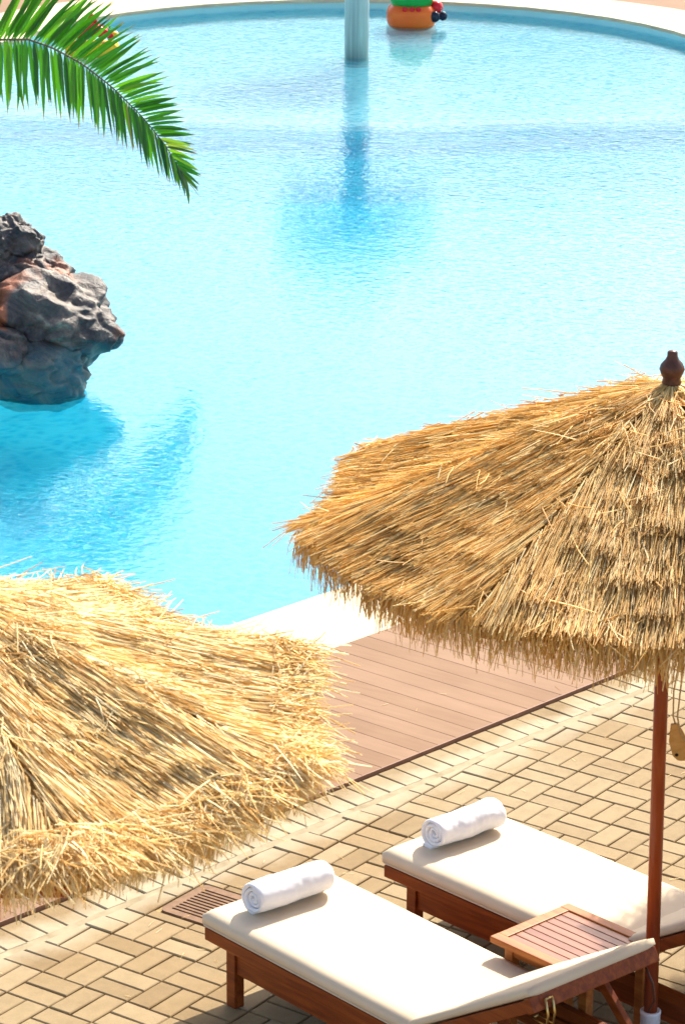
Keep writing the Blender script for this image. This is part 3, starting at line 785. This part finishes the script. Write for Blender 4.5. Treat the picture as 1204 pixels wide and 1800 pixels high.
# ------------------------------------------------------------ rock island
def m_rock():
    m, t, b = mat('painted_rock', rough=.55, spec=.4)
    v = coords(t); n1 = noi(t, v, 3.2, 6, .65, 1.2); n2 = noi(t, v, 1.7, 3, .5, .8); n3 = noi(t, v, 26, 5, .65, .5)
    c = ramp(t, [(.30, (.012, .013, .016)), (.46, (.04, .035, .034)), (.60, (.12, .095, .075)), (.75, (.30, .25, .18))], n1).outputs[0]
    c = mixc(t, ramp(t, [(.56, (0, 0, 0)), (.66, (1, 1, 1))], n2).outputs[0], c, (.34, .10, .035))
    c = mixc(t, .45, c, ramp(t, [(.35, (.55, .55, .55)), (.65, (1.4, 1.4, 1.4))], n3).outputs[0], 'MULTIPLY')
    # blue-green band painted near the water line
    g_ = N(t, 'ShaderNodeNewGeometry'); sp = N(t, 'ShaderNodeSeparateXYZ'); t.links.new(g_.outputs['Position'], sp.inputs[0])
    zz = N(t, 'ShaderNodeMath', operation='MULTIPLY_ADD'); t.links.new(n2, zz.inputs[0]); zz.inputs[1].default_value = .35; t.links.new(sp.outputs[2], zz.inputs[2])
    lo = ramp(t, [(.30, (1, 1, 1)), (.38, (0, 0, 0))], zz.outputs[0]).outputs[0]
    c2 = mixc(t, ramp(t, [(.45, (0, 0, 0)), (.6, (1, 1, 1))], n1).outputs[0], (.025, .10, .115), (.11, .15, .12))
    c = mixc(t, lo, c, c2)
    t.links.new(c, b.inputs['Base Color']); bump(t, b, n3, .020, .8)
    return m
M_ROCK = m_rock()
def lump(bm, c, s, amp, seed, sub=6, squash_top=0):
    r = bmesh.ops.create_icosphere(bm, subdivisions=sub, radius=1)
    for v in r['verts']:
        p = v.co.copy(); q = p*1.25+Vector((seed, seed*.7, -seed))
        rid = 0; a = 1; fq = 1
        for o in range(4):
            nv = noise.noise(q*fq+Vector((o*3.1, 0, seed))); rid += a*(1-abs(nv)*2.6 if o < 2 else nv*.8); a *= .44; fq *= 2.05
        w = noise.noise(q*.9+Vector((9, 4, 2)))
        dd_, _p = noise.voronoi(q*1.2+Vector((noise.noise(q*2), noise.noise(q*2+Vector((5, 5, 5))), 0))*.5); rid += -.55*max(0, 1-(dd_[1]-dd_[0])*4)
        dd_, _p = noise.voronoi(q*4.2+Vector((noise.noise(q*3), 0, noise.noise(q*3)))*.5); pass
        d = 1+amp*(rid*.5-.35)+amp*.9*w
        v.co = Vector((p.x*s[0]*d+c[0], p.y*s[1]*d+c[1], p.z*s[2]*d+c[2]))
bm = bmesh.new()
V_ = rt; F_ = Vector((fw.x, fw.y, 0)).normalized()
RB = Vector((-6.02, 3.55, 0))
for (r_, f_, z_, s, amp, sd, sub) in (
        (.02, .00, .25, (.49, .43, .31), .26, 1.7, 6),
        (-.42, -.10, .12, (.52, .42, .27), .30, 5.2, 6),
        (-.20, .26, .46, (.30, .28, .22), .30, 9.3, 6),
        (-.23, .34, .66, (.20, .19, .21), .30, 2.2, 6),
        (-.43, .40, .66, (.16, .16, .17), .30, 6.6, 5),
        (-.07, .26, .47, (.26, .25, .20), .28, 4.6, 6),
        (-.80, .25, .42, (.52, .45, .36), .36, 3.9, 6),
        (-.09, -.24, .00, (.47, .32, .23), .20, 7.7, 6)):
    c = RB+V_*r_+F_*f_; lump(bm, (c.x, c.y, z_), s, amp, sd, sub)
tag(obj('rock', bm, M_ROCK, None, True), 'rugged grey and rust painted boulder standing in the pool at the left', 'rock')

# ------------------------------------------------------------ palm
def m_leaf():
    m, t, b = mat('palm_leaf', (.06, .18, .01), .38, .45)
    r = ramp(t, [(0, (.014, .07, .003)), (.55, (.045, .16, .003)), (.9, (.13, .28, .006)), (1, (.30, .24, .04))], isl(t))
    tc = N(t, 'ShaderNodeUVMap'); sp = N(t, 'ShaderNodeSeparateXYZ'); t.links.new(tc.outputs[0], sp.inputs[0])
    g_ = ramp(t, [(.86, (0, 0, 0)), (.97, (1, 1, 1))], sp.outputs[0]).outputs[0]
    c = mixc(t, g_, r.outputs[0], (.34, .20, .07))
    t.links.new(c, b.inputs['Base Color'])
    tr = N(t, 'ShaderNodeBsdfTranslucent'); t.links.new(mixc(t, 1.0, c, (1.3, 1.9, .8), 'MULTIPLY'), tr.inputs['Color'])
    mx = N(t, 'ShaderNodeMixShader'); mx.inputs[0].default_value = .30
    t.links.new(b.outputs[0], mx.inputs[1]); t.links.new(tr.outputs[0], mx.inputs[2])
    t.links.new(mx.outputs[0], t.nodes['Material Output'].inputs['Surface'])
    return m
M_LEAF = m_leaf()
M_RACH = m_plain('rachis', (.11, .085, .04), (.17, .12, .055), 20, .5)
M_BARK = m_plain('palm_bark', (.10, .065, .035), (.22, .15, .09), 14, .9, .02)
def frond(pts, root, upf, dnf, Llen, seed, n=58, start=.0):
    rr = random.Random(seed)
    pts = [Vector(p) for p in pts]; cum = [0]
    for a, b in zip(pts, pts[1:]): cum.append(cum[-1]+(b-a).length)
    tot = cum[-1]
    def at(s):
        s *= tot
        for i in range(len(pts)-1):
            if s <= cum[i+1] or i == len(pts)-2:
                u = (s-cum[i])/(cum[i+1]-cum[i]); return pts[i].lerp(pts[i+1], u), (pts[i+1]-pts[i]).normalized()
    br = bmesh.new(); m = 40
    tube(br, [at(k/m)[0] for k in range(m+1)], [.011*(1-.85*k/m)+.0012 for k in range(m+1)], 8)
    rc = obj('rachis', br, M_RACH, root, True)
    bl = bmesh.new(); uvl = bl.loops.layers.uv.new('UVMap')
    for side in (0, 1):
        for i in range(n):
            s = start+(1-start)*(i+rr.random()*.5)/n; p, tg = at(min(s, .999))
            d = (upf if side == 0 else dnf)(s, tg, rr).normalized()
            L = Llen(s, side)*rr.uniform(.86, 1.08); w = .044*(1-.42*s)*rr.uniform(.8, 1.15)
            wd = (tg-d*tg.dot(d)).normalized(); nn = d.cross(wd)
            twist = rr.uniform(-.7, .7); wd = (wd*math.cos(twist)+nn*math.sin(twist)); nn = d.cross(wd)
            droop = rr.uniform(.02, .12)*L; K = 7; rows = []
            curl = rr.gauss(0, .05)*L
            for k in range(K+1):
                t = k/K; prof = (min(1, t/.12+.25))*(1-max(0, (t-.45)/.55)**1.8); prof = max(prof, .03)
                c = p+d*L*t+Vector((0, 0, -1))*droop*t*t+wd*curl*t*t
                rows.append([bl.verts.new(c-wd*w*prof*.5), bl.verts.new(c+nn*w*.16*prof), bl.verts.new(c+wd*w*prof*.5)])
            for k in range(K):
                for j in (0, 1):
                    f = bl.faces.new((rows[k][j], rows[k][j+1], rows[k+1][j+1], rows[k+1][j]))
                    for lp, tt in zip(f.loops, (k/K, k/K, (k+1)/K, (k+1)/K)): lp[uvl].uv = (tt, 0)
    lf = obj('leaflets', bl, M_LEAF, rc, True)
    return rc
crown = Vector((-8.45, 3.95, 1.55))
palm = empty('palm_tree', (-8.45, 3.95, WZ)); tag(palm, 'green feather palm whose drooping frond crosses the top left over the water', 'palm tree')
def rel(p): return Vector(p)-Vector((-8.45, 3.95, WZ))
main = [(-8.42, 3.98, 1.52), (-8.1, 4.28, 1.66), (-7.9, 4.47, 1.695), (-7.703, 4.658, 1.709), (-7.531, 4.823, 1.728), (-7.359, 4.989, 1.728), (-7.245, 5.099, 1.671), (-7.102, 5.237, 1.559), (-6.958, 5.375, 1.399), (-6.815, 5.513, 1.199), (-6.7, 5.624, .997), (-6.614, 5.707, .795), (-6.59, 5.73, .73)]
along = Vector((.714, .70, 0)); cross = Vector((.70, -.714, 0))
def up_dir(s, tg, rr):
    # fans from up-forward at the base to forward-down at the tip
    a = math.radians(float(np.interp(s, (.2, .38, .5, .6, .7, .8, .9, 1), (82, 74, 52, 42, 28, 16, -8, -50))))+rr.gauss(0, .05)
    return (Vector((rt.x, rt.y, 0))*math.cos(a)+Vector((0, 0, 1))*math.sin(a))+F_*(.30+rr.gauss(0, .06))
def dn_dir(s, tg, rr):
    a = math.radians(-90+16*s*s)+rr.gauss(0, .045)
    return (Vector((rt.x, rt.y, 0))*math.cos(a)+Vector((0, 0, 1))*math.sin(a))-F_*(.30+rr.gauss(0, .06))
def LL(s, side):
    if side == 0: return .60 if s < .45 else .60-.44*(s-.45)/.55
    return .52-.20*max(0, s-.3)/.55 if s < .85 else .32-.16*(s-.85)/.15
frond([rel(p) for p in main], palm, up_dir, dn_dir, LL, 4, 92, .22)
# the rest of the crown, off to the left
for a_, e_, ln in ((150, .5, 1.9), (190, .6, 2.0), (230, .35, 1.8), (262, .2, 1.7), (112, .55, 1.9), (170, .95, 1.7)):
    az = math.radians(a_); dh = Vector((math.cos(az), math.sin(az), 0)); pp = []
    for k in range(13):
        s = k/12; pp.append(rel(crown)+dh*ln*s*(1-.22*s)+Vector((0, 0, ln*(e_*s-.95*s*s))))
    sd = Vector((-dh.y, dh.x, 0))
    frond(pp, palm, lambda s, tg, rr, sd=sd, dh=dh: sd*.8+tg*.55+Vector((0, 0, -.1)), lambda s, tg, rr, sd=sd: -sd*.8+tg*.55+Vector((0, 0, -.1)), lambda s, side: .42*(1-.45*s), a_, 40, .15)
bm = bmesh.new()
tube(bm, [(0, 0, -.6), (.02, 0, .3), (-.02, .02, .9), (0, 0, 1.35), (.01, 0, 1.62)], [.17, .14, .12, .15, .07], 20)
for v in bm.verts: v.co += v.co.normalized()*noise.noise(v.co*9)*.02
obj('trunk', bm, M_BARK, palm, True)

# ------------------------------------------------------------ mushroom fountain
M_STEEL, _t, _b = mat('brushed_steel', (.62, .64, .62), .35, .5, .45)
_v = coords(_t, (60, 60, 1.2)); _n = noi(_t, _v, 1, 3); _t.links.new(ramp(_t, [(.3, (.38, .40, .37)), (.7, (.66, .66, .61))], _n).outputs[0], _b.inputs['Base Color'])
M_FOUNT = m_plain('fountain_cap', (.05, .30, .55), (.07, .36, .62), 3, .4, 0)
mf = empty('mushroom_fountain', (-11.55, 14.84, SHE)); tag(mf, 'steel post of a mushroom fountain in the round shallow pool', 'fountain')
bm = bmesh.new(); tube(bm, [(0, 0, 0), (0, 0, 1.9)], .125, 40); obj('post', bm, M_STEEL, mf, True)
bm = bmesh.new(); lathe(bm, [(.10, 1.82), (.6, 1.84), (.84, 1.80), (.86, 1.84), (.78, 2.0), (.5, 2.16), (.2, 2.24), (.01, 2.26)], 48); obj('cap', bm, M_FOUNT, mf, True)
bm = bmesh.new(); lathe(bm, [(.15, 0), (.15, .012), (.128, .02)], 40); obj('flange', bm, M_STEEL, mf, True)

# ------------------------------------------------------------ water toys
M_ORANGE = m_plain('orange_gloss', (.80, .10, .008), (.86, .15, .012), 3, .18, 0)
M_GREEN = m_plain('green_gloss', (.008, .30, .04), (.012, .38, .05), 3, .18, 0)
M_RED = m_plain('red_gloss', (.62, .01, .015), (.72, .015, .02), 3, .18, 0)
M_YELLOW = m_plain('yellow_gloss', (.80, .42, .01), (.85, .5, .02), 3, .2, 0)
M_BLUE = m_plain('blue_gloss', (.01, .12, .6), (.015, .16, .7), 3, .25, 0)
def ell(bm, c, s, u=28, v=18, p=1.0):
    r = bmesh.ops.create_uvsphere(bm, u_segments=u, v_segments=v, radius=1)
    for x in r['verts']:
        q = x.co; x.co = Vector((c[0]+math.copysign(abs(q.x)**p, q.x)*s[0], c[1]+math.copysign(abs(q.y)**p, q.y)*s[1], c[2]+math.copysign(abs(q.z)**p, q.z)*s[2]))
azr = math.atan2(rt.y, rt.x)
ty = empty('water_toy', (-12.26, 16.92, WZ), azr); tag(ty, 'orange floating pool toy with a green shell top and dark round eyes', 'pool toy')
bm = bmesh.new(); ell(bm, (-.02, 0, .10), (.275, .26, .16), 32, 20, .7); body = obj('body', bm, M_ORANGE, ty, True)
bm = bmesh.new(); ell(bm, (-.02, 0, .33), (.245, .235, .20), 32, 20, .85)
obj('shell', bm, M_GREEN, ty, True)
bm = bmesh.new(); ell(bm, (.245, -.05, .20), (.075, .08, .075)); obj('nose', bm, M_RED, ty, True)
for ex, ey, s in ((.225, -.17, .062), (.315, -.12, .05)):
    bm = bmesh.new(); ell(bm, (ex, ey, .115), (s, s*.8, s)); obj('eye', bm, M_BLACK, ty, True)
bm = bmesh.new()
for k, x in enumerate((-.10, -.02, .05)): ell(bm, (x, -.245, .205), (.03, .012, .028), 14, 10)
obj('spots', bm, M_RED, ty, True)

tb = empty('toy_boat', (-13.80, 13.34, WZ), azr); tb.scale = (.68, .68, .74); tag(tb, 'red and yellow toy boat with green posts behind the palm frond', 'pool toy')
def boatpart(name, prof, w, z0, m_, x0=0, par=None):
    bm = bmesh.new(); fv = [bm.verts.new((x+x0, -w, z+z0)) for x, z in prof]; f = bm.faces.new(fv)
    r = bmesh.ops.extrude_face_region(bm, geom=[f]); bmesh.ops.translate(bm, verts=[v for v in r['geom'] if isinstance(v, bmesh.types.BMVert)], vec=(0, 2*w, 0))
    bmesh.ops.recalc_face_normals(bm, faces=bm.faces); bmesh.ops.bevel(bm, geom=list(bm.edges), offset=.02, segments=3, affect='EDGES')
    return obj(name, bm, m_, par or tb, True)
boatpart('hull', [(-.42, .06), (-.30, -.12), (.30, -.12), (.40, .10), (.30, .16), (-.34, .16)], .2, .0, M_YELLOW)
boatpart('roof', [(-.38, .20), (-.22, .34), (.0, .44), (.16, .36), (.30, .30), (.34, .22), (.0, .26)], .17, .0, M_RED)
boatpart('fin', [(-.08, .40), (-.07, .58), (.02, .55), (.10, .40)], .03, 0, M_RED)
for x in (-.17, .26):
    for yy in (-.12, .12):
        bm = bmesh.new(); tube(bm, [(x, yy, -.1), (x, yy, .36)], .022, 12); obj('post', bm, M_GREEN, tb, True)
bm = bmesh.new(); ell(bm, (.33, 0, .26), (.07, .07, .05)); obj('lamp', bm, M_YELLOW, tb, True)

# ------------------------------------------------------------ bits of straw dropped on the paving
rng = np.random.default_rng(21)
n = 150; tt = rng.uniform(-3.6, 2.2, n); nn = rng.uniform(-.9, 1.5, n)**1.0
P0 = np.stack([NE.x*nn+EE.x*tt, NE.y*nn+EE.y*tt, np.where(nn < -.36, .0145, .0035)], 1); az = rng.uniform(0, 2*math.pi, n)
v, q = straws(P0, np.stack([np.cos(az), np.sin(az), np.zeros(n)], 1), rng.uniform(.012, .06, n), rng.uniform(.0008, .0014, n), rng.normal(0, .004, (n, 3))*[1, 1, 0])
tag(mesh_np('fallen_straw', v, q, M_STRAWP, None, True), 'bits of dry straw scattered on the paving and deck', kind='stuff')
